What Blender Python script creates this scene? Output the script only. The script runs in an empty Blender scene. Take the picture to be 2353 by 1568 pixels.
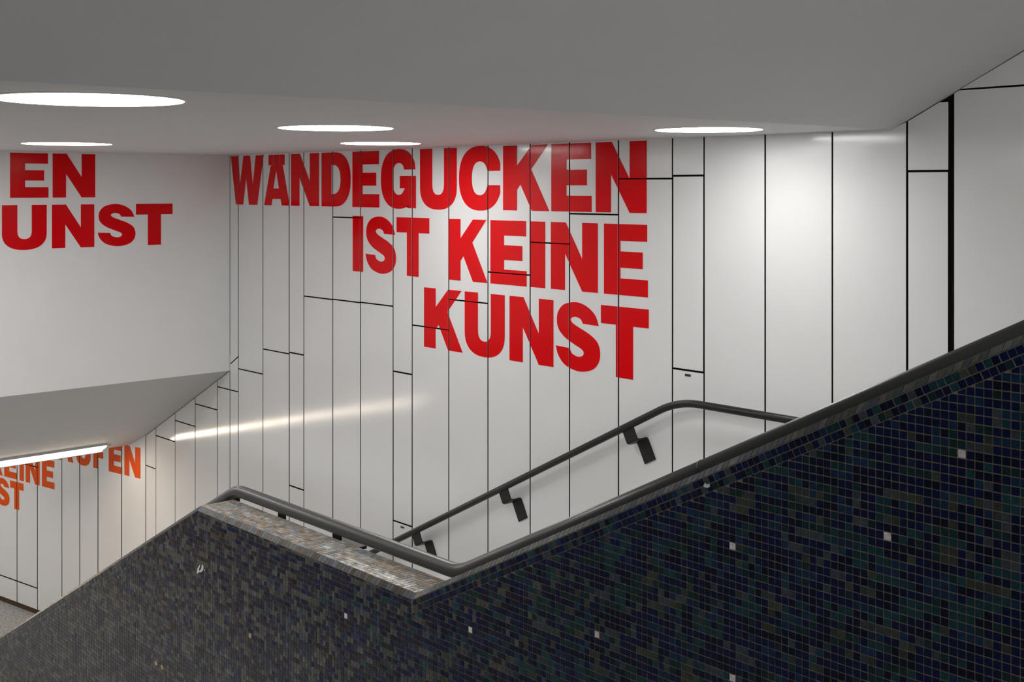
import bpy, bmesh, math, random
from mathutils import Vector, geometry
C = bpy.context.scene
COL = C.collection
random.seed(7)

# ------------------------------------------------------------------ survey of the place
# World: X runs right along the panelled back wall, Y towards it, Z up (lower passage floor = 0).
F, CX, HY = 2749.0, 1176.5, 430.0          # focal length and horizon in the 2353 px wide frame
G, HH = 0.6752, 0.7376                     # camera yaw (sin / cos split)
EYE = 6.72                                 # eye height above the lower passage floor
DB = 7.7                                   # distance camera - back wall
DM = 3.125                                 # distance camera - mosaic face
def ray(x, y):
    a = (x-CX)/F
    return Vector((G*a-HH, HH*a+G, -(y-HY)/F))
def on_y(x, y, t):                          # point of the plane Y = t seen at a pixel
    r = ray(x, y); k = t/r.y
    return Vector((r.x*k, t, EYE+r.z*k))
def on_x(x, y, s):
    r = ray(x, y); k = s/r.x
    return Vector((s, r.y*k, EYE+r.z*k))
def on_z(x, y, z):
    r = ray(x, y); k = (z-EYE)/r.z
    return Vector((r.x*k, r.y*k, z))

# ------------------------------------------------------------------ camera
cam_d = bpy.data.cameras.new('camera'); cam = bpy.data.objects.new('camera', cam_d); COL.objects.link(cam)
cam_d.sensor_fit = 'HORIZONTAL'; cam_d.sensor_width = 36; cam_d.lens = F/2353*36
cam_d.shift_y = -(784-HY)/2353
cam.location = (0, 0, EYE); cam.rotation_euler = (math.pi/2, 0, math.atan2(HH, G))
cam_d.clip_start = .05; C.camera = cam
# ------------------------------------------------------------------ light and exposure
W = bpy.data.worlds.new('world'); C.world = W; W.use_nodes = True
W.node_tree.nodes['Background'].inputs[0].default_value = (1, 1, 1, 1)
W.node_tree.nodes['Background'].inputs[1].default_value = .8
C.view_settings.view_transform = 'Standard'; C.view_settings.look = 'None'
C.view_settings.gamma = 1; C.view_settings.use_curve_mapping = False
C.view_settings.exposure = 0.13
LAMP = 17.0        # round ceiling lamps
TUBE = 16.0         # strip lamp in the lower passage

# ------------------------------------------------------------------ materials
def mat(name, col=(.8, .8, .8), rough=.5, spec=.5, metal=0, bump=0, bscale=40, var=0, vscale=3, emit=None, estr=0,
        attr=None, coat=0, rvar=0, detail=3):
    m = bpy.data.materials.new(name); m.use_nodes = True
    nt = m.node_tree; b = nt.nodes['Principled BSDF']
    b.inputs['Base Color'].default_value = (*col, 1); b.inputs['Roughness'].default_value = rough
    b.inputs['Specular IOR Level'].default_value = spec; b.inputs['Metallic'].default_value = metal
    b.inputs['Coat Weight'].default_value = coat; b.inputs['Coat Roughness'].default_value = .08
    tc = nt.nodes.new('ShaderNodeNewGeometry')
    src = None
    if attr:
        a = nt.nodes.new('ShaderNodeAttribute'); a.attribute_name = attr; src = a.outputs['Color']
        nt.links.new(src, b.inputs['Base Color'])
    if var:
        n = nt.nodes.new('ShaderNodeTexNoise'); n.inputs['Scale'].default_value = vscale; n.inputs['Detail'].default_value = 5
        nt.links.new(tc.outputs['Position'], n.inputs['Vector'])
        mr = nt.nodes.new('ShaderNodeMapRange'); mr.inputs[1].default_value = .3; mr.inputs[2].default_value = .7
        mr.inputs[3].default_value = 1-var; mr.inputs[4].default_value = 1+var
        nt.links.new(n.outputs['Fac'], mr.inputs[0])
        vm = nt.nodes.new('ShaderNodeVectorMath'); vm.operation = 'SCALE'
        if src: nt.links.new(src, vm.inputs[0])
        else: vm.inputs[0].default_value = col
        nt.links.new(mr.outputs[0], vm.inputs['Scale']); nt.links.new(vm.outputs[0], b.inputs['Base Color'])
    if rvar:
        n2 = nt.nodes.new('ShaderNodeTexNoise'); n2.inputs['Scale'].default_value = 6
        nt.links.new(tc.outputs['Position'], n2.inputs['Vector'])
        m2 = nt.nodes.new('ShaderNodeMapRange'); m2.inputs[3].default_value = rough-rvar; m2.inputs[4].default_value = rough+rvar
        nt.links.new(n2.outputs['Fac'], m2.inputs[0]); nt.links.new(m2.outputs[0], b.inputs['Roughness'])
    if bump:
        n3 = nt.nodes.new('ShaderNodeTexNoise'); n3.inputs['Scale'].default_value = bscale; n3.inputs['Detail'].default_value = detail
        nt.links.new(tc.outputs['Position'], n3.inputs['Vector'])
        bp = nt.nodes.new('ShaderNodeBump'); bp.inputs['Strength'].default_value = 1; bp.inputs['Distance'].default_value = bump
        nt.links.new(n3.outputs['Fac'], bp.inputs['Height']); nt.links.new(bp.outputs[0], b.inputs['Normal'])
    if emit:
        b.inputs['Emission Color'].default_value = (*emit, 1); b.inputs['Emission Strength'].default_value = estr
    return m
M_panel = mat('white enamel panel', (.80, .80, .80), .12, .5, bump=.0007, bscale=2.2, detail=1, var=.012, vscale=2, rvar=.03)
M_back = mat('dark joint backing', (.012, .010, .008), .9, .1)
M_edge = mat('dark sealed panel edge', (.03, .026, .022), .7, .2)
M_plaster = mat('smooth white plaster', (.88, .88, .875), .6, .3, bump=.0004, bscale=30, var=.012)
M_ceil = mat('grey white ceiling paint', (.62, .62, .62), .6, .3, bump=.0004, bscale=25, var=.015)
M_red = mat('red vinyl lettering', (.74, .0, .003), .11, .16, bump=.0003, bscale=80)
M_orange = mat('orange red vinyl lettering', (.80, .09, .002), .35, .2, bump=.0004, bscale=60)
M_floor = mat('speckled terrazzo floor', (.34, .33, .315), .55, .4, var=.45, vscale=28, bump=.0005, bscale=80)
M_step = mat('grey granite steps', (.40, .395, .385), .6, .4, var=.15, vscale=50)
M_grey = mat('grey painted wall', (.28, .28, .275), .7, .3, var=.03)
M_tile = mat('glazed mosaic tile', rough=.25, spec=.2, attr='tint', var=.25, vscale=110, bump=.0005, bscale=130, rvar=.08)
M_grout = mat('grey brown grout', (.24, .20, .16), .85, .2, var=.3, vscale=60, bump=.0006, bscale=200)
M_metal = mat('charcoal painted steel', (.056, .056, .055), .33, .5, var=.05, vscale=8)
M_metal_w = mat('wall rail steel with shade in colour', (.018, .018, .017), .36, .3, var=.08, vscale=8)  # same steel as the parapet rail, its darker shade put into the colour
M_metal_d = mat('dark bracket steel', (.013, .013, .010), .45, .35, var=.2, vscale=40)
M_lamp = mat('lit lamp diffuser', (.9, .9, .9), .5, emit=(1, .99, .97), estr=LAMP)
M_tube = mat('lit warm strip diffuser', (.9, .9, .9), .5, emit=(1, .85, .68), estr=TUBE)
M_tube_fill = mat('added fill strip diffuser', (.9, .9, .9), .5, emit=(1, .97, .92), estr=TUBE*.95)  # for the unseen strips added as fill in the lower passage
M_trim = mat('white lamp trim', (.6, .6, .6), .4)
M_plate = mat('black label plate', (.02, .02, .02), .4)
M_white = mat('white paint splash', (.75, .75, .73), .5)
M_rust = mat('rusty dark base recess', (.06, .03, .015), .8, var=.4, vscale=30)

# ------------------------------------------------------------------ helpers
def link(name, verts, faces, m, parent=None, smooth=False, kind=None):
    me = bpy.data.meshes.new(name); me.from_pydata([tuple(v) for v in verts], [], faces); me.update()
    if m: me.materials.append(m)
    if smooth:
        for p in me.polygons: p.use_smooth = True
    o = bpy.data.objects.new(name, me); COL.objects.link(o)
    if parent: o.parent = parent
    if kind: o['kind'] = kind
    return o
def struct(name, verts, faces, m): return link(name, verts, faces, m, kind='structure')
def thing(name, loc, label, cat, group=None):
    o = bpy.data.objects.new(name, None); COL.objects.link(o); o.location = loc; o.empty_display_size = .1
    o['label'] = label; o['category'] = cat
    if group: o['group'] = group
    return o
def adopt(o, parent):                        # parent an object made in world coordinates
    o.parent = parent
    off = Vector(parent.location)
    o.data.transform(__import__('mathutils').Matrix.Translation(-off))
    return o
def prism(poly, mp, d0, d1):                 # polygon in 2D, mapped by mp(u, v, d), between depths d0 and d1
    n = len(poly)
    vs = [mp(u, v, d0) for u, v in poly]+[mp(u, v, d1) for u, v in poly]
    fs = [tuple(range(n)), tuple(range(2*n-1, n-1, -1))]+[((i+1) % n, i, n+i, n+(i+1) % n) for i in range(n)]
    return vs, fs
def fix(o):
    bm = bmesh.new(); bm.from_mesh(o.data); bmesh.ops.recalc_face_normals(bm, faces=bm.faces); bm.to_mesh(o.data); bm.free(); return o
def box(x0, x1, y0, y1, z0, z1):
    return ([(x0,y0,z0),(x1,y0,z0),(x1,y1,z0),(x0,y1,z0),(x0,y0,z1),(x1,y0,z1),(x1,y1,z1),(x0,y1,z1)],
            [(0,3,2,1),(4,5,6,7),(0,1,5,4),(1,2,6,5),(2,3,7,6),(3,0,4,7)])
def merge(parts):
    V, Fc = [], []
    for v, f in parts:
        k = len(V); V += list(v); Fc += [tuple(i+k for i in q) for q in f]
    return V, Fc
def clip(poly, a, b, c):                     # keep a*u + b*v <= c
    out = []
    for i in range(len(poly)):
        p, q = poly[i], poly[(i+1) % len(poly)]
        dp, dq = a*p[0]+b*p[1]-c, a*q[0]+b*q[1]-c
        if dp <= 0: out.append(p)
        if (dp < 0) != (dq < 0) and dp != dq and not (dp == 0 or dq == 0):
            k = dp/(dp-dq); out.append((p[0]+(q[0]-p[0])*k, p[1]+(q[1]-p[1])*k))
    return out
def area(poly):
    return abs(sum(poly[i][0]*poly[(i+1) % len(poly)][1]-poly[(i+1) % len(poly)][0]*poly[i][1] for i in range(len(poly))))/2
mpA = lambda u, v, d: (u, DB-d, v)           # back wall: d = out of the wall

# ------------------------------------------------------------------ heights and corners
ZC = EYE+.4066                               # main ceiling
SF = on_y(528, 852, DB).x                    # left fascia
ZFB = on_y(528, 852, DB).z
low = on_y(309, 1021, DB); SL, ZL = low.x, low.z      # foot of the sloping soffit
SB = on_y(335, 1000, DB).x                   # bend of the back wall
CR0 = on_y(2050, 299, DB).x                  # ceiling crease at the back wall
SLOPE = .514
ZLAND = EYE-2.69                             # landing behind the parapet
bdir = Vector((-.9826, -.1864, 0)); bn = Vector((.1864, -.9826, 0))    # lower wall runs off at 11 degrees
B0 = Vector((SB, DB, 0))
mpB = lambda u, v, d: tuple(B0+bdir*u+bn*d+Vector((0, 0, v)))
def on_B(x, y):
    r = ray(x, y); k = B0.dot(bn)/r.dot(bn); p = Vector((0, 0, EYE))+r*k
    return ((p-B0).dot(bdir), p.z)
ceil_at = lambda s: (ZL if s < SL else ZL+(s-SL)*(ZFB-ZL)/(SF-SL) if s < SF else ZC if s < CR0 else ZC+(s-CR0)*SLOPE)

# ------------------------------------------------------------------ floors and stairs
ST0, ST1 = -6.45, -14.4                      # lower flight
n = 24; run = (ST0-ST1)/n; rise = ZLAND/n
struct('floor', *box(-30, ST1+.02, .2, 9.0, -.2, 0), M_floor)
struct('floor', *box(ST0, -3.9, DM+.22, DB+.1, ZLAND-.25, ZLAND), M_step)
stair = struct('floor', *box(ST1-.02, ST1, DM+.22, DB+.05, -.2, -.01), M_step)
stair.name = 'floor_staircase'
for i in range(n-1):
    x1 = ST0-i*run; z1 = ZLAND-(i+1)*rise
    o = link('step', *box(x1-run-.02, x1, DM+.222, DB+.04, max(z1-rise-.1, -.15), z1), M_step, stair)
for i in range(12):
    x0 = -3.9+i*run; z1 = ZLAND+(i+1)*rise
    link('step', *box(x0, x0+run+.02, DM+.222, DB+.04, z1-rise-.1, z1), M_step, stair)
# camera side of the parapet: a landing and a flight down to the left
struct('floor', *box(-1.5, 5, -3, DM, EYE-1.9, EYE-1.62), M_step)
st2 = struct('floor', *box(-1.52, -1.5, -3, DM, EYE-1.9, EYE-1.7), M_step); st2.name = 'floor_near_staircase'
for i in range(29):
    x1 = -1.5-i*.33; z1 = EYE-1.62-(i+1)*.17
    link('step', *box(x1-.35, x1, -3, DM-.001, z1-.28, z1), M_step, st2)

# ------------------------------------------------------------------ ceilings
crk = ((on_z(0, 185, ZC).x-CR0)/(on_z(0, 185, ZC).y-DB))      # drift of the crease
crx = lambda t: CR0+(t-DB)*crk
def slab(poly3, th, m, name='ceiling'):
    n = len(poly3); vs = [tuple(p) for p in poly3]+[(p[0], p[1], p[2]+th) for p in poly3]
    fs = [tuple(range(n)), tuple(range(2*n-1, n-1, -1))]+[((i+1) % n, i, n+i, n+(i+1) % n) for i in range(n)]
    return fix(struct(name, vs, fs, m))
YN = -3.2
slab([(SF-.25, YN, ZC), (crx(YN), YN, ZC), (crx(DB+.1), DB+.1, ZC), (SF-.25, DB+.1, ZC)], .2, M_ceil)
XE = 5
slab([(crx(YN), YN, ZC), (XE, YN, ZC+(XE-CR0)*SLOPE), (XE, DB+.1, ZC+(XE-CR0)*SLOPE), (crx(DB+.1), DB+.1, ZC)], .2, M_ceil)
slab([(SL, YN, ZL), (SF-.001, YN, ZFB), (SF-.001, DB+.1, ZFB), (SL, DB+.1, ZL)], .2, M_ceil)
slab([(-30, YN, ZL), (SL, YN, ZL), (SL, 8.4, ZL), (-30, 8.4, ZL)], .2, M_plaster)
# left fascia above the soffit
fas = struct('wall_left', *box(SF-.25, SF, YN, DB-.0005, ZFB, ZC+.02), M_plaster)
# out-of-view shell
struct('wall_front', *box(-30, XE, YN-.2, YN, -.2, ZC+5), M_grey)
struct('wall_right', *box(-30.2, -30, YN, 9, -.2, ZL+.2), M_grey)

# ------------------------------------------------------------------ back wall (A) and its panels
wb = struct('wall_back', *box(SB-.4, 3.6, DB+.022, DB+.22, -.2, ZC+4.6), M_back)
ux = lambda x: on_y(x, 500, DB).x
hz = lambda x, y: on_y(x, y, DB).z
cols = [  # x left, x right, joints: y at the middle of the column
 (335,358,[1074]), (358,402,[1008.5]), (402,448.5,[973.5]), (448.5,499,[935.5]), (499,547.5,[895,'diag']),
 (547.5,604,[854]), (604,664.5,[808]), (664.5,698,[813,1121.7]), (698,764.5,[684.7]), (764.5,828,[500,692]),
 (828,903,[699.6]), (903,947,[857,1204]), (947,1031,[753]), (1031,1121,[693]), (1121,1218,[629]), (1218,1308.5,[559]),
 (1308.5,1421,[492.5]), (1421,1545,[411]), (1545,1617.5,[403.5,852]), (1617.5,1758,[]), (1758,1912.5,[]),
 (1912.5,2084,[]), (2084,2181,[393]), (2190,2400,[199.6]), (2400,2635,[]), (2635,2900,[])]
doors = {(664.5,0), (903,0), (1545,0), (2084,None)}
GAP = .0145
jointsA = []                                 # rectangles (u0,u1,v0,v1) cut out of the lettering
def floor_at(s):
    if s > -3.9: return ZLAND+(s+3.9)*.5
    if s > ST0: return ZLAND
    if s > ST1: return ZLAND-(ST0-s)*(ZLAND/(ST0-ST1))-.05
    return 0.02
def panel(poly, mp, parent, name='panel', g=GAP, wob=.0012, m=M_panel, th=.02):
    # inset polygon by g/2 on every side, keep a small chamfer on the face
    cx = sum(p[0] for p in poly)/len(poly); cy = sum(p[1] for p in poly)/len(poly)
    def inset(pl, d):
        n = len(pl); out = []
        for i in range(n):
            p0, p1, p2 = Vector(pl[i-1]), Vector(pl[i]), Vector(pl[(i+1) % n])
            e1, e2 = (p1-p0), (p2-p1)
            if e1.length < 1e-6 or e2.length < 1e-6: continue
            e1.normalize(); e2.normalize()
            n1, n2 = Vector((-e1.y, e1.x)), Vector((-e2.y, e2.x))
            b = n1+n2; k = d/max(.25, (1+n1.dot(n2)))
            out.append(p1+b*k)
        return out
    sgn = sum(poly[i][0]*poly[(i+1) % len(poly)][1]-poly[(i+1) % len(poly)][0]*poly[i][1] for i in range(len(poly)))
    if sgn < 0: poly = poly[::-1]
    a = inset(poly, g/2); b = inset(poly, g/2+.0012); n = len(a)
    tu, tv, t0 = random.uniform(-1, 1)*wob*.6, random.uniform(-1, 1)*wob*.25, random.uniform(-.0008, .0)
    dd = lambda p: t0+tu*(p[0]-cx)+tv*(p[1]-cy)
    vs = [mp(p[0], p[1], -th) for p in a]+[mp(p[0], p[1], dd(p)-.001) for p in a]+[mp(p[0], p[1], dd(p)) for p in b]
    fs = []
    for k in (0, n):
        fs += [(k+i, k+(i+1) % n, k+n+(i+1) % n, k+n+i) for i in range(n)]
    fs.append(tuple(range(2*n, 3*n)))
    o = link(name, vs, fs, m, parent); o.data.materials.append(M_edge)
    for f in o.data.polygons[:n]: f.material_index = 1
    return fix(o)
for x0, x1, js in cols:
    u0, u1 = ux(x0), ux(x1); xm = (x0+x1)/2
    lo = min(floor_at(u0), floor_at(u1))-.05
    jointsA.append((u0-GAP/2, u0+GAP/2, -9, 99)); jointsA.append((u1-GAP/2, u1+GAP/2, -9, 99))
    base = [(u0, lo), (u1, lo), (u1, 99), (u0, 99)]
    # ceiling profile clip
    def topclip(pl):
        out = []
        for a, b in ((SB-2, SL), (SL, SF), (SF, CR0), (CR0, 9)):
            if b <= u0 or a >= u1: continue
            q = clip(clip(pl, -1, 0, -a), 1, 0, b)
            if a == CR0 or a == SL:
                ka = (ceil_at(min(b, 9)-.001)-ceil_at(a+.001))/(min(b, 9)-.001-a-.001)
                q = clip(q, -ka, 1, ceil_at(a+.001)-ka*(a+.001))
            else: q = clip(q, 0, 1, ceil_at((max(a, u0)+min(b, u1))/2)+.012)
            if len(q) > 2: out.append(q)
        return out
    hs = sorted([hz(xm, y) for y in js if y != 'diag'])
    cuts = [-99]+hs+[99]
    for y in js:
        if y != 'diag':
            jointsA.append((u0, u1, hz(xm, y)-.005, hz(xm, y)+.005))
    for k in range(len(cuts)-1):
        pl = clip(clip(base, 0, -1, -cuts[k]), 0, 1, cuts[k+1])
        if len(pl) < 3: continue
        if x0 == 2084 and k == len(cuts)-2: pl = clip(pl, 0, 1, hz(2170, 232))
        name = 'panel'
        if (x0 in (664.5, 903, 1545) and k == 1) or (x0 == 2084 and k == 0): name = 'access_door'
        pcs = topclip(pl)
        # merge pieces that meet at the crease into one polygon
        if len(pcs) == 2 and x0 == 1912.5:
            tops = [(u0, ZC+.012), (CR0, ZC+.012), (u1, ceil_at(u1))]
            pcs = [[(u0, pl[0][1]), (u1, pl[0][1]), tops[2], tops[1], tops[0]]]
        for q in pcs:
            if area(q) < .004: continue
            if 'diag' in js and q[0] and max(p[1] for p in q) > ZFB+.5 and k == len(cuts)-2:
                d0, d1 = on_y(528, 838, DB), on_y(547, 820, DB); ka = (d1.z-d0.z)/(d1.x-d0.x); c = d0.z-ka*d0.x
                panel(clip(q, -ka, 1, c), mpA, wb); panel(clip(q, ka, -1, -c), mpA, wb); continue
            panel(q, mpA, wb, name, g=GAP*(1.3 if name == 'access_door' else 1), wob=.002 if name == 'panel' else .004)
        if name == 'access_door' and x0 in (903, 1545):
            zb = min(p[1] for p in pl)-.035; um = (u0+u1)/2
            a = link('label_plate', *box(um-.03, um+.03, DB-.0035, DB, zb-.012, zb+.006), M_plate, wb)
# thin ledge joint between bottom of sloping ceiling and wall
# ------------------------------------------------------------------ lower wall (B) and its panels
vs, fs = prism([(0, -.2), (13.5, -.2), (13.5, ZL+.15), (0, ZL+.3)], mpB, -.022, -.2)
wB = fix(struct('wall_back_lower', vs, fs, M_back))
ub = lambda x: on_B(x, 1100)[0]
xb = [335, 279, 225, 183, 142, 86, 39, -14, -70, -130, -195]
us = [ub(x) for x in xb]; us[0] = 0.0
while us[-1] < 13: us.append(us[-1]+.62)
jB = on_B(42, 1337)[1]; jB2 = on_B(65, 1069)[1]
jointsB = []
for i in range(len(us)-1):
    a, b = us[i], us[i+1]
    jointsB += [(a-GAP/2, a+GAP/2, -9, 99)]
    cuts = [.07, ZL+.005]
    if i >= 5: cuts = [.07, jB, ZL+.005]
    if i == 5: cuts = [.07, jB, jB2, ZL+.005]; jointsB.append((a, b, jB2-.006, jB2+.006))
    for k in range(len(cuts)-1):
        up = lambda u: cuts[k+1] if k < len(cuts)-2 else ceil_at(SB-u*.9826)+.012
        pl = [(a, cuts[k]), (b, cuts[k]), (b, up(b)), (a, up(a))]
        ue = (SB-SL)/.9826
        if a < ue < b: pl.insert(3, (ue, ZL+.012))
        panel(pl, mpB, wB, wob=.003, g=.019)
vs, fs = prism([(0, 0), (13.5, 0), (13.5, .07), (0, .07)], mpB, -.02, -.008)
fix(struct('baseboard_back', vs, fs, M_rust))

# ------------------------------------------------------------------ lettering
def arc(cx, cy, rx, ry, a0, a1, n=14, p=2.35):
    out = []
    for i in range(n+1):
        a = math.radians(a0+(a1-a0)*i/n); c, s = math.cos(a), math.sin(a)
        out.append((cx+rx*math.copysign(abs(c)**(2/p), c), cy+ry*math.copysign(abs(s)**(2/p), s)))
    return out
def smooth(pts, n=5):                        # pts with optional corner mark
    out = []; N = len(pts)
    P = [Vector(p[:2]) for p in pts]; cor = [len(p) > 2 for p in pts]
    for i in range(N):
        a, b = P[i], P[(i+1) % N]
        p0 = P[i-1] if not cor[i] else a; p3 = P[(i+2) % N] if not cor[(i+1) % N] else b
        if cor[i] and cor[(i+1) % N]: out.append(tuple(a)); continue
        for k in range(n):
            t = k/n
            q = .5*((2*a)+(b-p0)*t+(2*p0-5*a+4*b-p3)*t*t+(3*a-p0-3*b+p3)*t**3); out.append(tuple(q))
    return out
Sp = [(1600,930,1),(1578,850),(1530,790),(1465,762),(1390,785),(1350,845),(1340,920),(1352,990),(1392,1050),(1450,1095),(1497,1128),(1509,1155),
      (1498,1180),(1470,1188),(1435,1168),(1422,1130,1),(1333,1123,1),(1350,1200),(1395,1270),(1480,1303),(1560,1275),(1600,1210),(1608,1130),
      (1590,1055),(1545,1003),(1485,962),(1443,932),(1428,905),(1438,885),(1462,878),(1490,893),(1503,925,1)]
Sg = smooth([((p[0]-1332)/278, 1-(p[1]-764)/537)+tuple(p[2:]) for p in Sp])
GL = {
 'E': [[(0,0),(0,1),(.985,1),(.985,.765),(.385,.765),(.385,.615),(.885,.615),(.885,.385),(.385,.385),(.385,.235),(1,.235),(1,0)]],
 'F': [[(0,0),(0,1),(1,1),(1,.765),(.40,.765),(.40,.60),(.90,.60),(.90,.37),(.40,.37),(.40,0)]],
 'I': [[(0,0),(0,1),(1,1),(1,0)]],
 'N': [[(0,0),(0,1),(.325,1),(.675,.47),(.675,1),(1,1),(1,0),(.675,0),(.31,.54),(.31,0)]],
 'K': [[(0,0),(0,1),(.31,1),(.31,.69),(.63,1),(.97,1),(.615,.63),(1,0),(.63,0),(.385,.40),(.31,.32),(.31,0)]],
 'T': [[(.32,0),(.32,.74),(0,.74),(0,1),(1,1),(1,.74),(.68,.74),(.68,0)]],
 'W': [[(0,1),(.24,1),(.285,.41),(.39,1),(.595,1),(.675,.41),(.765,1),(1,1),(.81,0),(.56,0),(.475,.55),(.385,0),(.16,0)]],
 'A': [[(0,0),(.33,1),(.67,1),(1,0),(.7,0),(.65,.17),(.35,.17),(.3,0)],[(.5,.72),(.41,.37),(.59,.37)]],
 'U': [[(0,1),(.34,1)]+[(.34,.4)]+arc(.5,.40,.16,.17,180,360,10)[1:]+[(.66,1),(1,1)]+[(1,.36)]+arc(.5,.36,.5,.375,360,180,20)[1:]],
 'D': [[(0,0),(0,1)]+arc(.46,.5,.54,.5,90,-90,24),[(.35,.77)]+arc(.40,.5,.26,.27,90,-90,14)+[(.35,.23)]],
 'C': [[(1,.615)]+[p for p in arc(.52,.5,.52,.515,5,355,40) if not(p[0] > .86 and .34 < p[1] < .66)]+[(1,.39),(.70,.39)]+
       [p for p in arc(.515,.5,.195,.27,355,5,30) if not(p[0] > .66 and .36 < p[1] < .64)]+[(.70,.615)]],
 'G': [[(.985,.66)]+[p for p in arc(.51,.5,.51,.515,20,300,36) if not(p[0] > .88 and .3 < p[1] < .72)]+[(.78,.105),(.80,.0),(1,.0),(1,.55),(.55,.55),(.55,.34),(.69,.34)]+
       [p for p in arc(.52,.5,.185,.275,300,25,26) if not(p[0] > .66 and .2 < p[1] < .68)]+[(.67,.66)]],
 'S': [Sg],
}
a_ = lambda x, y: ((x-418)/232, 1-(y-215)/457)
GL['Ä'] = [[a_(418,672),a_(478,314),a_(503,310),a_(503,216),a_(559,216),a_(559,310),a_(588,314),a_(650,672),a_(577,672),a_(568,615),a_(495,615),a_(485,672)],
           [a_(528,360),a_(503,520),a_(553,520)]]
DOTS = [[a_(458,216),a_(500.5,216),a_(500.5,310),a_(458,310)],[a_(561.5,216),a_(605,216),a_(605,310),a_(561.5,310)]]
def letter(ch, u0, u1, v0, v1, mp, parent, m, joints, off=.0):
    bm = bmesh.new()
    def add(loops):
        L = [[Vector((u0+(u1-u0)*p[0], v0+(v1-v0)*p[1], 0)) for p in lp] for lp in loops]
        tris = geometry.tessellate_polygon(L); flat = [p for lp in L for p in lp]
        vv = [bm.verts.new(p) for p in flat]
        for t in tris:
            try: bm.faces.new([vv[i] for i in t])
            except ValueError: pass
    add(GL[ch])
    if ch == 'Ä':
        for d in DOTS: add([d])
    ua, ub_ = min(u0, u1), max(u0, u1)
    for (a, b, c, d) in joints:
        if b < ua or a > ub_ or d < v0 or c > v1: continue
        for co, no in (((a,0,0),(1,0,0)),((b,0,0),(1,0,0)),((0,c,0),(0,1,0)),((0,d,0),(0,1,0))):
            bmesh.ops.bisect_plane(bm, geom=bm.verts[:]+bm.edges[:]+bm.faces[:], plane_co=co, plane_no=no, dist=1e-6)
        kill = [f for f in bm.faces if a-1e-5 < f.calc_center_median().x < b+1e-5 and c-1e-5 < f.calc_center_median().y < d+1e-5]
        bmesh.ops.delete(bm, geom=kill, context='FACES')
    bmesh.ops.recalc_face_normals(bm, faces=bm.faces)
    r = bmesh.ops.extrude_face_region(bm, geom=bm.faces[:])
    for v in [e for e in r['geom'] if isinstance(e, bmesh.types.BMVert)]: v.co.z = .0009
    for v in bm.verts:
        v.co = Vector(mp(v.co.x, v.co.y, v.co.z+.0012+off))
    bmesh.ops.recalc_face_normals(bm, faces=bm.faces)
    me = bpy.data.meshes.new('letter'); bm.to_mesh(me); bm.free(); me.materials.append(m)
    o = bpy.data.objects.new('letter', me); COL.objects.link(o); adopt(o, parent)
    return o
h1 = (EYE-.2225, EYE+.394); h2 = (EYE-.937, EYE-.321); h3 = (EYE-1.655, EYE-1.039)
g1 = thing('wall_lettering', (ux(1000), DB, h2[0]), 'large red slogan WÄNDEGUCKEN IST KEINE KUNST on the white panelled back wall', 'lettering')
for ch, a, b in [('W',530.6,606.2),('Ä',607.4,666),('N',668.9,733.4),('D',739,806),('E',810,872),('G',875.5,956),('U',965.3,1049.8),
                 ('C',1054.9,1149.2),('K',1156.2,1262.5),('E',1267,1359.8),('N',1369,1486.2)]:
    letter(ch, ux(a), ux(b), *h1, mpA, g1, M_red, jointsA)
for ch, a, b in [('I',810.7,834.7),('S',839.8,910.7),('T',911.5,986.7),('K',1031.6,1120.5),('E',1127.2,1210.3),('I',1219.7,1253),('N',1266,1374),('E',1388,1489)]:
    letter(ch, ux(a), ux(b), *h2, mpA, g1, M_red, jointsA)
for ch, a, b in [('K',974.5,1063.5),('U',1068,1160),('N',1171,1272),('S',1277,1380),('T',1381,1491)]:
    letter(ch, ux(a), ux(b), *h3, mpA, g1, M_red, jointsA)
yf = lambda x: on_x(x, 500, SF).y
mpF = lambda u, v, d: (SF+d, u, v)
za, zb = on_x(120, 352.8, SF).z, on_x(120, 454.3, SF).z
zc, zd = on_x(120, 470.6, SF).z, on_x(120, 571, SF).z
g2 = thing('wall_lettering', (SF, yf(200), zd), 'red letters EN above UNST on the smooth left wall high under the ceiling', 'lettering')
for ch, a, b in [('E',23,111.5),('N',120.8,218.8)]: letter(ch, yf(a), yf(b), zb, za, mpF, g2, M_red, [])
for ch, a, b in [('U',4.2,107.3),('N',119.3,216.7),('S',224,311.7),('T',312.3,396.5)]: letter(ch, yf(a), yf(b), zd, zc, mpF, g2, M_red, [])
g3 = thing('wall_lettering', mpB(2, EYE-5.1, 0), 'orange red letters AUFEN, KEINE and ST on the lower wall beneath the sloping soffit', 'lettering')
for (zz0, zz1), L in [((EYE-4.198, EYE-3.757), [('A',128.8,168.7),('U',174.7,208.3),('F',214.5,240),('E',250,281),('N',286,322.7)]),
                      ((EYE-4.68, EYE-4.245), [('K',-24,6.5),('E',10,39.6),('I',45,54.8),('N',59.3,91.4),('E',96.5,125.3)]),
                      ((EYE-5.16, EYE-4.72), [('S',-10,22.3),('T',23.4,54)])]:
    for ch, a, b in L: letter(ch, ub(a), ub(b), zz0, zz1, mpB, g3, M_orange, jointsB)

# ------------------------------------------------------------------ mosaic parapet
P = .025
SA, SBc = -5.946, -4.044                     # ends of the level part
T = lambda s: EYE-1.735+(.513*(s-SBc) if s > SBc else .513*(s-SA) if s < SA else 0)
S0, S1 = -9.9, -.95
NO = .024                                    # height of the nosing chamfer
BAND = 2*P/math.cos(math.atan(.513))
foot = lambda s: EYE-1.62-(max(0, -1.5-s))*.515-.1
XB = DM+.22
prof = [(S0, foot(S0)), (-1.5, foot(-1.5)), (S1, foot(-1.5)), (S1, T(S1)), (SBc, T(SBc)), (SA, T(SA)), (S0, T(S0))]
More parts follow.
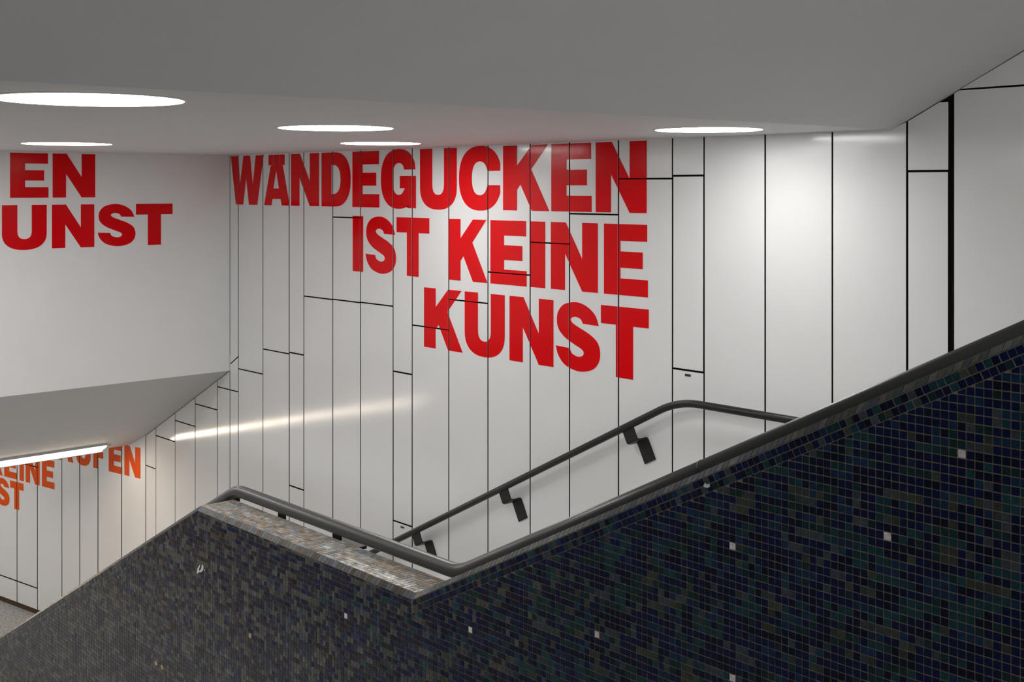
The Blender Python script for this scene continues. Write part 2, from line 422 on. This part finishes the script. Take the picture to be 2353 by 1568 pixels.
# body: a prism with a chamfered front top edge
tp = [S0, SA, SBc, S1]
V, Fc = [], []
E_ = .0015
for s in tp:
    V += [(s, DM+E_, foot(s) if s > -1.5 else foot(s)), (s, DM+E_, T(s)-NO), (s, DM+.022, T(s)-E_), (s, XB, T(s)-E_), (s, XB, -.1 if s < -4 else foot(s)-1.0)]
for i in range(3):
    a, b = i*5, i*5+5
    Fc += [(a+k, b+k, b+(k+1) % 5, a+(k+1) % 5) for k in range(5)]
Fc += [(0, 1, 2, 3, 4), (19, 18, 17, 16, 15)]
wp = fix(struct('wall_parapet', V, Fc, M_grout))
COLS = {  # tint palette, linear
 'navy': (.002, .008, .050), 'ink': (.002, .006, .028), 'blue': (.007, .030, .080), 'teal': (.008, .048, .062), 'petrol': (.006, .030, .035),
 'moss': (.044, .058, .048), 'slate': (.045, .062, .080), 'ash': (.085, .083, .072), 'plum': (.013, .008, .026), 'brown': (.024, .013, .010), 'umber': (.075, .052, .036),
 'dusk': (.012, .008, .016), 'violet': (.03, .022, .07),
 'white': (.75, .75, .73), 'ochre': (.62, .42, .22), 'sand': (.30, .25, .195), 'stone': (.26, .25, .235), 'pale': (.36, .35, .33), 'tan': (.24, .19, .145), 'bluegrey': (.23, .245, .25),
 'edge_tan': (.105, .085, .064), 'edge_grey': (.095, .095, .093), 'edge_blue': (.095, .105, .112), 'edge_brown': (.062, .048, .036)}
def pick(s):
    w = min(1, max(0, (s+7.5)/4.4))
    right = [('navy', 36), ('ink', 20), ('blue', 9), ('teal', 12), ('petrol', 10), ('moss', 6), ('slate', 7)]
    mid = [('navy', 9), ('plum', 28), ('ink', 14), ('ash', 24), ('moss', 5), ('dusk', 16), ('slate', 4)]
    left = [('brown', 34), ('plum', 12), ('umber', 14), ('ash', 20), ('dusk', 14), ('moss', 4)]
    L = (mid if random.random() < 2*w else left) if w < .5 else (right if random.random() < 2*w-1 else mid)
    r = random.random()*sum(x[1] for x in L)
    for k, c in L:
        r -= c
        if r <= 0: return k
    return L[-1][0]
def jit(k, f=None):
    c = COLS[k]; j = random.uniform(.8, 1.2) if f is None else f
    return (c[0]*j*random.uniform(.9, 1.1), c[1]*j, c[2]*j*random.uniform(.9, 1.1), 1)
class Tiles:
    def __init__(s): s.v, s.f, s.c = [], [], []
    def add(s, poly, mp, col, th=.0022, tilt=.0004):
        n = len(poly)
        if n < 3: return
        cx = sum(p[0] for p in poly)/n; cy = sum(p[1] for p in poly)/n
        a, b = random.uniform(-1, 1)*tilt/P*2, random.uniform(-1, 1)*tilt/P*2
        k = len(s.v)
        s.v += [mp(p[0], p[1], -.0016) for p in poly]+[mp(p[0], p[1], (p[0]-cx)*a+(p[1]-cy)*b+th-.0022) for p in poly]
        s.f.append(tuple(range(k+n, k+2*n)))
        s.f += [(k+i, k+(i+1) % n, k+n+(i+1) % n, k+n+i) for i in range(n)]
        s.c.append((2*n, col))
    def build(s, name, parent, kind='stuff'):
        me = bpy.data.meshes.new(name); me.from_pydata(s.v, [], s.f); me.materials.append(M_tile)
        at = me.color_attributes.new('tint', 'FLOAT_COLOR', 'POINT')
        fl = []
        for n, c in s.c: fl += list(c)*n
        at.data.foreach_set('color', fl)
        o = bpy.data.objects.new(name, me); COL.objects.link(o); o.parent = parent
        if kind: o['kind'] = kind
        return o
mpM = lambda u, v, d: (u, DM-d, v)
GR = .0034
white = {}
for x, y, k in [(2219,1046,'white'),(2031,1236,'white'),(1682,1262,'white'),(1080,1442,'white'),(797,1421,'white'),(572,1463,'ochre'),
                (1369,1450,'white'),(357,1525,'ochre'),(373,1532,'ochre'),(1690,1564,'white')]:
    p = on_y(x, y, DM); white[(math.floor(p.x/P), math.floor(p.z/P))] = k
st = Tiles(); single = []
colr = {}
i0, i1 = math.floor(S0/P), math.floor(S1/P)
for i in range(i0, i1+1):
    u = i*P; um = u+P/2
    top_line = T(um)-NO-(BAND if (um > SBc or um < SA) else 0)
    jb = math.floor(foot(min(um, -1.5))/P); jt = math.floor((max(T(u), T(u+P))-NO)/P)+1
    for j in range(jb, jt+1):
        v = j*P
        e = lambda: random.uniform(-.0004, .0004)
        q = [(u+GR/2+e(), v+GR/2+e()), (u+P-GR/2+e(), v+GR/2+e()), (u+P-GR/2+e(), v+P-GR/2+e()), (u+GR/2+e(), v+P-GR/2+e())]
        full = True
        if v+P > min(T(u), T(u+P))-NO-BAND-.02:
            a0 = area(q)
            if um > SBc: q = clip(q, -.513, 1, T(SBc)-NO-BAND-.513*SBc-GR*.6)
            elif um < SA: q = clip(q, -.513, 1, T(SA)-NO-BAND-.513*SA-GR*.6)
            else: q = clip(q, 0, 1, T(um)-NO-.001)
            if len(q) < 3 or area(q) < .12*a0: continue
            full = area(q) > .99*a0
        k = white.get((i, j)) or pick(um)
        if (i, j) not in white:
            r = random.random()
            if r < .30 and (i-1, j) in colr: k = colr[(i-1, j)]
            elif r < .36 and (i, j-1) in colr: k = colr[(i, j-1)]
            if k in ('white', 'ochre'): k = 'slate'
        colr[(i, j)] = k
        # pixel position for choosing the largest ones
        d = Vector((um, DM, v+P/2-EYE)); Zc = -HH*d.x+G*d.y; Xc = G*d.x+HH*d.y
        px, py = CX+F*Xc/Zc, HY-F*d.z/Zc
        if full and px < 2345 and py < 1562 and (px > 2040 or (i, j) in white): single.append((-px-(9999 if (i, j) in white else 0), i, j, k, q))
        else: st.add(q, mpM, jit(k))
single.sort(key=lambda x: x[0])
protos = {}
for n_, (px, i, j, k, q) in enumerate(single):
    if n_ >= 300: st.add(q, mpM, jit(k)); continue
    key = (k, random.randrange(3))
    if key not in protos:
        t = Tiles(); h = P/2-GR/2
        t.add([(-h, -h), (h, -h), (h, h), (-h, h)], lambda u, v, d: (u, -d, v), jit(k)); ob = t.build('tile', wp, None); protos[key] = ob
    else:
        ob = protos[key].copy(); COL.objects.link(ob); ob.parent = wp
    ob.location = (i*P+P/2, DM, j*P+P/2)
# sloping border bands under the nosing
for (sa, sb) in ((SBc, S1), (S0, SA)):
    L = math.sqrt(1+.513**2); e1 = (1/L, .513/L); e2 = (.513/L, -1/L)
    o0 = (sa, T(sa)-NO-.001)
    nL = int((sb-sa)*L/P)
    for i in range(-1, nL+1):
        for j in range(2):
            a, b = i*P+random.uniform(-.001, .001)+(.006*j), j*P
            q = [(a+GR/2, b+GR/2), (a+P-GR/2, b+GR/2), (a+P-GR/2, b+P-GR/2), (a+GR/2, b+P-GR/2)]
            q = [(o0[0]+x*e1[0]+y*e2[0], o0[1]+x*e1[1]+y*e2[1]) for x, y in q]
            q = clip(clip(q, -1, 0, -sa-.001), 1, 0, sb)
            if len(q) > 2 and area(q) > 1e-5: st.add(q[::-1], mpM, jit(pick(sum(p[0] for p in q)/len(q))))
st.build('mosaic', wp)
# nosing: one chamfered row along the whole front edge; coping: tiles on top
nz = Tiles(); cp = Tiles(); cpk = {}
white_cp = on_z(752, 1258, T(-5))
i = 0; s = S0
while s < S1:
    w_ = P if random.random() > .15 else P*1.6
    a, b = s+.0012, s+w_-.0012
    mid = (a+b)/2
    k = random.choice(['edge_tan', 'edge_grey', 'edge_blue', 'edge_brown', 'edge_grey'] if SA < mid < SBc+.1 else ['slate', 'ash', 'edge_grey', 'ash', 'slate', 'moss'] if mid > SA else ['umber', 'brown', 'dusk', 'brown'])
    if a < SA < b or a < SBc < b: s += w_; 
    nz.add([(a, 0), (b, 0), (b, 1), (a, 1)], lambda u, v, d: (u, DM+.0005+.0205*v-.7*max(d, -.001), T(u)-NO+.0015+(NO-.0015)*v+.7*max(d, -.001)), jit(k, random.uniform(.8, 1.2) if SA < mid < SBc+.1 else random.uniform(.6, .95)), tilt=0)
    s += w_ if not (a < SA < b or a < SBc < b) else 0
for i in range(math.floor(S0/P), math.floor(S1/P)):
    for j in range(8):
        u = i*P; v = DM+.0225+j*.0245
        um = u+P/2
        if u < SA < u+P or u < SBc < u+P: continue
        q = [(u+.0015, v+.0013), (u+P-.0015, v+.0013), (u+P-.0015, v+.023), (u+.0015, v+.023)]
        q = [(x+random.uniform(-.0008, .0008), y+random.uniform(-.0008, .0008)) for x, y in q]
        k = random.choice(['sand', 'stone', 'pale', 'tan', 'bluegrey', 'sand', 'stone'])
        if random.random() < .45 and (i-1, j) in cpk: k = cpk[(i-1, j)]
        cpk[(i, j)] = k
        if um < SA: k = 'umber'
        if abs(um-white_cp.x) < P*.55 and abs(v+.012-white_cp.y) < .0125: k = 'white'
        cp.add(q, lambda a, b, d: (a, b, T(a)+d), jit(k), tilt=.0008)
nz.build('nosing', wp); cp.build('coping', wp)
# dried splashes on the tiles
def splash(pts, parent):
    L = [on_y(x, y, DM-.0016) for x, y in pts]; n = len(L)
    vs = [tuple(p) for p in L]+[(p.x, p.y+.0014, p.z) for p in L]
    return fix(link('paint_splash', vs, [tuple(range(n)), tuple(range(2*n-1, n-1, -1))]+[((i+1) % n, i, n+i, n+(i+1) % n) for i in range(n)], M_white, parent))
splash([(452,1317),(453,1308),(458,1299),(460,1300),(457,1309),(458,1314),(462,1308),(464,1298),(467,1301),(467,1309),(464,1315),(457,1316),(453,1319)], wp)
splash([(468,1311),(469.5,1309),(471,1311),(469.5,1313)], wp)
splash([(1616,1117),(1620,1110),(1624,1114),(1630,1112),(1631,1119),(1625,1122),(1618,1120)], wp)

# ------------------------------------------------------------------ handrails
def tube(path, r, seg=20, caps=True):
    P_ = [Vector(p) for p in path]; n = len(P_); V, Fc = [], []
    up = Vector((0, 1, 0))
    for i, p in enumerate(P_):
        d = (P_[min(i+1, n-1)]-P_[max(i-1, 0)]).normalized()
        a = up.cross(d).normalized(); b = d.cross(a)
        for k in range(seg):
            t = 2*math.pi*k/seg; V.append(p+a*math.cos(t)*r+b*math.sin(t)*r)
    for i in range(n-1):
        for k in range(seg):
            Fc.append((i*seg+k, i*seg+(k+1) % seg, (i+1)*seg+(k+1) % seg, (i+1)*seg+k))
    if caps: Fc += [tuple(range(seg-1, -1, -1)), tuple((n-1)*seg+k for k in range(seg))]
    return V, Fc
def fillet(pts, R, n=10):
    P_ = [Vector(p) for p in pts]; out = [P_[0]]
    for i in range(1, len(P_)-1):
        a, b, c = P_[i-1], P_[i], P_[i+1]; d1 = (a-b).normalized(); d2 = (c-b).normalized()
        for k in range(n+1):
            t = k/n; p = (b+d1*R)*(1-t)**2+b*2*t*(1-t)+(b+d2*R)*t*t; out.append(p)
    out.append(P_[-1]); return out
def strip(path, o, e1, w, th):               # bent flat bar: path of (down, back) pairs, width w along e1
    e1 = Vector(e1).normalized(); e3 = Vector((0, 1, 0)); e2 = e1.cross(e3).normalized()
    if e2.z > 0: e2 = -e2
    n = len(path); V, Fc = [], []
    for i, (a, b) in enumerate(path):
        t0 = Vector(path[max(i-1, 0)]); t1 = Vector(path[min(i+1, n-1)]); d = (t1-t0).normalized(); nn = Vector((-d.y, d.x))
        for sd in (-1, 1):
            q = Vector((a, b))+nn*sd*th/2
            for sw in (-1, 1): V.append(Vector(o)+e2*q.x+e3*q.y+e1*sw*w/2)
    for i in range(n-1):
        k = i*4; Fc += [(k, k+1, k+5, k+4), (k+3, k+2, k+6, k+7), (k+2, k, k+4, k+6), (k+1, k+3, k+7, k+5)]
    Fc += [(0, 2, 3, 1), (4*n-4, 4*n-3, 4*n-1, 4*n-2)]
    return V, Fc
# on the parapet
YR = 3.36; zr = EYE-1.685
ra = Vector((SA+.02, YR, zr)); SRC = SBc+.04; rb = Vector((SRC, YR, zr))
hr = thing('handrail', (SBc, YR, T(SBc)), 'thick charcoal tube handrail running along the top of the dark mosaic parapet', 'handrail')
r1 = on_y(1150, 1268, YR); r2 = on_y(2300, 776, YR)
sl = .512
end = Vector((1.0-2, YR, zr+sl*(-1.0-SRC)))
pth = fillet([ra+Vector((-3.6, 0, -3.6*.513)), ra, rb, end], .07)
o = link('rail', *tube(pth, .0335, 24), M_metal, smooth=True); adopt(o, hr)
ej = Vector((1, 0, sl)).normalized(); pj = on_y(1617, 1068, YR); pj.z = zr+sl*(pj.x-SRC)
o = link('sleeve', *tube([pj-ej*.004, pj+ej*.004], .0345, 24), M_metal_d, smooth=False); adopt(o, hr)
for x, y in ((543, 1140), (648, 1183), (775, 1228), (870, 1262)):
    p = on_y(x, y, YR)
    if x == 870: continue
    p.z = zr
    o = link('bracket', *strip([(.025, 0), (.075, 0), (.085, .008), (.09, .05), (.10, .06), (.22, .06)], p, (1, 0, 0), .065, .010), M_metal_d); adopt(fix(o), hr)
    if x == 775:
        q = p+Vector((.12, 0, 0))
        o = link('bracket', *box(p.x-.03, q.x+.06, YR-.012, YR+.05, zr-.075, zr-.060), M_metal_d); adopt(o, hr)
for s in (-3.3, -2.2, -1.3, -6.8, -7.9):
    p = Vector((s, YR, zr+(sl*(s-SRC) if s > SRC else .513*(s-SA-.02))))
    o = link('bracket', *strip([(.025, 0), (.12, 0), (.13, -.002), (.22, -.002)], p, (1, 0, .513), .065, .010), M_metal_d); adopt(fix(o), hr)
# on the back wall
YW = DB-.13
w0 = on_y(947, 1224.6, YW); w1 = on_y(1421, 990.3, YW); k = (w1.z-w0.z)/(w1.x-w0.x)
w2 = on_y(1560, 929, YW); zt = on_y(1700, 946, YW).z; xbend = w0.x+(zt-w0.z)/k
hw = thing('handrail', (w1.x, YW, ZLAND), 'thinner dark handrail fixed on the white panelled wall behind the parapet', 'handrail')
o = link('rail', *tube(fillet([Vector((-14.0, YW, w0.z+k*(-14.0-w0.x))), Vector((xbend, YW, zt)), Vector((-3.9, YW, zt))], .22), .031, 20), M_metal_w, smooth=True); adopt(o, hw)
e1 = Vector((1, 0, k)).normalized()
bs = [on_y(1441, 985, YW).x, on_y(1155, 1125, YW).x, on_y(954, 1224, YW).x]
dsp = (bs[0]-bs[2])/2
for s in bs+[bs[2]-dsp*i for i in (1, 2, 3, 4)]:
    p = Vector((s, YW, w0.z+k*(s-w0.x)))
    o = link('bracket', *strip([(.024, 0), (.125, 0), (.133, .008), (.138, .04), (.138, .110), (.143, .121), (.155, .124), (.33, .124)], p, e1, .13, .013), M_metal_d)
    adopt(fix(o), hw)
    c = p+Vector((e1.z, 0, -e1.x))*.25
    o = link('screw', *tube([Vector((c.x, DB-.012, c.z)), Vector((c.x, DB-.018, c.z))], .008, 8), M_plate); adopt(o, hw)
p = Vector((-4.6, YW, zt))
o = link('bracket', *strip([(.024, 0), (.125, 0), (.138, .04), (.138, .110), (.155, .124), (.33, .124)], p, (1, 0, 0), .13, .013), M_metal_d); adopt(fix(o), hw)

# ------------------------------------------------------------------ round ceiling lamps
def disc(c, r, z0, z1, seg=64):
    V = [(c[0]+math.cos(2*math.pi*i/seg)*r, c[1]+math.sin(2*math.pi*i/seg)*r, z) for z in (z0, z1) for i in range(seg)]
    return V, [tuple(range(seg-1, -1, -1)), tuple(range(seg, 2*seg))]+[(i, (i+1) % seg, seg+(i+1) % seg, seg+i) for i in range(seg)]
def ring(c, r0, r1, z0, z1, seg=64):
    V = []
    for r, z in ((r0, z0), (r1, z1), (r1, z1+.012), (r0, z1+.012)):
        V += [(c[0]+math.cos(2*math.pi*i/seg)*r, c[1]+math.sin(2*math.pi*i/seg)*r, z) for i in range(seg)]
    return V, [(a*seg+i, a*seg+(i+1) % seg, ((a+1) % 4)*seg+(i+1) % seg, ((a+1) % 4)*seg+i) for a in range(4) for i in range(seg)]
def lamp(c, r, label):
    t = thing('ceiling_lamp', (c[0], c[1], ZC), label, 'lamp', 'round recessed ceiling lamps')
    o = link('diffuser', *disc(c, r, ZC-.006, ZC+.004), M_lamp); adopt(o, t)
    o = link('trim_ring', *ring(c, r+.002, r+.022, ZC-.005, ZC-.002), M_trim, smooth=False); adopt(fix(o), t)
lamps = [((206, 228), 420, 'largest round ceiling lamp, nearest, top left of the view'),
         ((772, 293.5), 261, 'middle round ceiling lamp, in front of the lamp over the word WÄNDEGUCKEN'),
         ((875, 329), 183, 'small round ceiling lamp close above the letters DEG'),
         ((154, 330), 195, 'round ceiling lamp right above the letters EN on the left wall'),
         ((1628, 297.5), 243, 'rightmost round ceiling lamp, above the tall access door near the back wall')]
for (x, y), w_, lb in lamps:
    c = on_z(x, y, ZC); Zc = -HH*c.x+G*c.y
    print('lamp', round(c.x, 2), round(c.y, 2), 'd', round(w_/F*Zc, 3))
    lamp(c, w_/F*Zc/2, lb)

for c, lb in (((-11.05, 2.3), 'round ceiling lamp level with the one over the letters EN, unseen, added as fill'),  # unseen lamps added to raise the fill and brighten the left wall
              ((-9.2, 2.3), 'round ceiling lamp left of the largest one, unseen, added as fill'),
              ((-12.9, 2.4), 'round ceiling lamp nearest the smooth left wall, unseen, added to brighten it'),
              ((-7.0, .1), 'round ceiling lamp on the camera side, unseen, added as fill'),
              ((-11.0, .1), 'round ceiling lamp on the camera side farther left, unseen, added as fill')): lamp(c, .39, lb)
# one more on the rising ceiling, just above the frame
def on_slope(x, y):
    rr = ray(x, y); nrm = Vector((-SLOPE, crk*SLOPE, 1)); o0 = Vector((CR0, DB, ZC)); c0 = Vector((0, 0, EYE))
    return c0+rr*((o0-c0).dot(nrm)/rr.dot(nrm))
def slope_lamp(c, r, label):
    nrm = Vector((-SLOPE, crk*SLOPE, 1)).normalized(); a = Vector((1, 0, SLOPE)).normalized(); b = nrm.cross(a)
    t = thing('ceiling_lamp', c, label, 'lamp', 'round recessed ceiling lamps')
    for nm, V, m in (('diffuser', disc((0, 0), r, -.006, .004), M_lamp), ('trim_ring', ring((0, 0), r+.002, r+.022, -.005, -.002), M_trim)):
        vs = [c+a*p[0]+b*p[1]+nrm*p[2] for p in V[0]]
        adopt(fix(link(nm, vs, V[1], m)), t)
c = on_slope(1730, -125); print('slope lamp', c)
slope_lamp(c, .39, 'round ceiling lamp on the rising ceiling, just above the top edge of the photo')

# ------------------------------------------------------------------ strip lamp under the sloping soffit
nS = Vector((ZFB-ZL, 0, -(SF-SL))).normalized()      # out of the soffit, downwards
oS = Vector((SL, 0, ZL))
def on_soffit(x, y):
    r = ray(x, y); c0 = Vector((0, 0, EYE)); k = (oS-c0).dot(nS)/r.dot(nS); return c0+r*k
A_, B_ = on_soffit(236, 1026), on_soffit(0, 1060)
print('soffit lamp', A_, B_, 'SL', SL, 'SF', SF, 'SB', SB)
tS = Vector((SF-SL, 0, ZFB-ZL)).normalized()
sc = (A_.x+B_.x)/2
def sp(a, y, d): p = oS+tS*((sc-SL)/tS.x+a)+nS*d; return (p.x, y, p.z)
sl_ = thing('strip_light', sp(0, A_.y-1.5, 0), 'long glowing strip lamp on the underside of the sloping soffit, lower left', 'lamp')
def sbox(a0, a1, y0, y1, d0, d1):
    V = [sp(a, y, d) for d in (d0, d1) for a, y in ((a0, y0), (a1, y0), (a1, y1), (a0, y1))]
    return V, [(0,1,2,3),(7,6,5,4),(0,4,5,1),(1,5,6,2),(2,6,7,3),(3,7,4,0)]
adopt(fix(link('diffuser', *sbox(-.10, .10, A_.y-4.6, A_.y, .005, .045), M_tube)), sl_)
adopt(fix(link('housing', *merge([sbox(-.14, -.102, A_.y-4.62, A_.y+.02, 0, .055), sbox(.102, .12, A_.y-4.62, A_.y+.02, 0, .03), sbox(-.102, .102, A_.y+.001, A_.y+.02, 0, .03)]), M_trim)), sl_)
p = on_soffit(247, 1024)
adopt(link('end_clip', *box(p.x-.03, p.x+.03, p.y-.05, p.y+.05, p.z-.012, p.z), M_trim), sl_)

for sx, lb in ((-19.0, 'first strip lamp on the lower passage ceiling, unseen, added to brighten its wall'), (-22.5, 'second strip lamp on the lower passage ceiling, unseen, added to brighten its wall')):  # unseen strips, added only to light the lower wall
    t = thing('strip_light', (sx, 4, ZL), lb, 'lamp')
    adopt(link('diffuser', *box(sx-.1, sx+.1, 1.0, 5.9, ZL-.05, ZL-.008), M_tube_fill), t)
    adopt(link('housing', *box(sx-.13, sx+.13, .9, 6.0, ZL-.012, ZL-.001), M_trim), t)
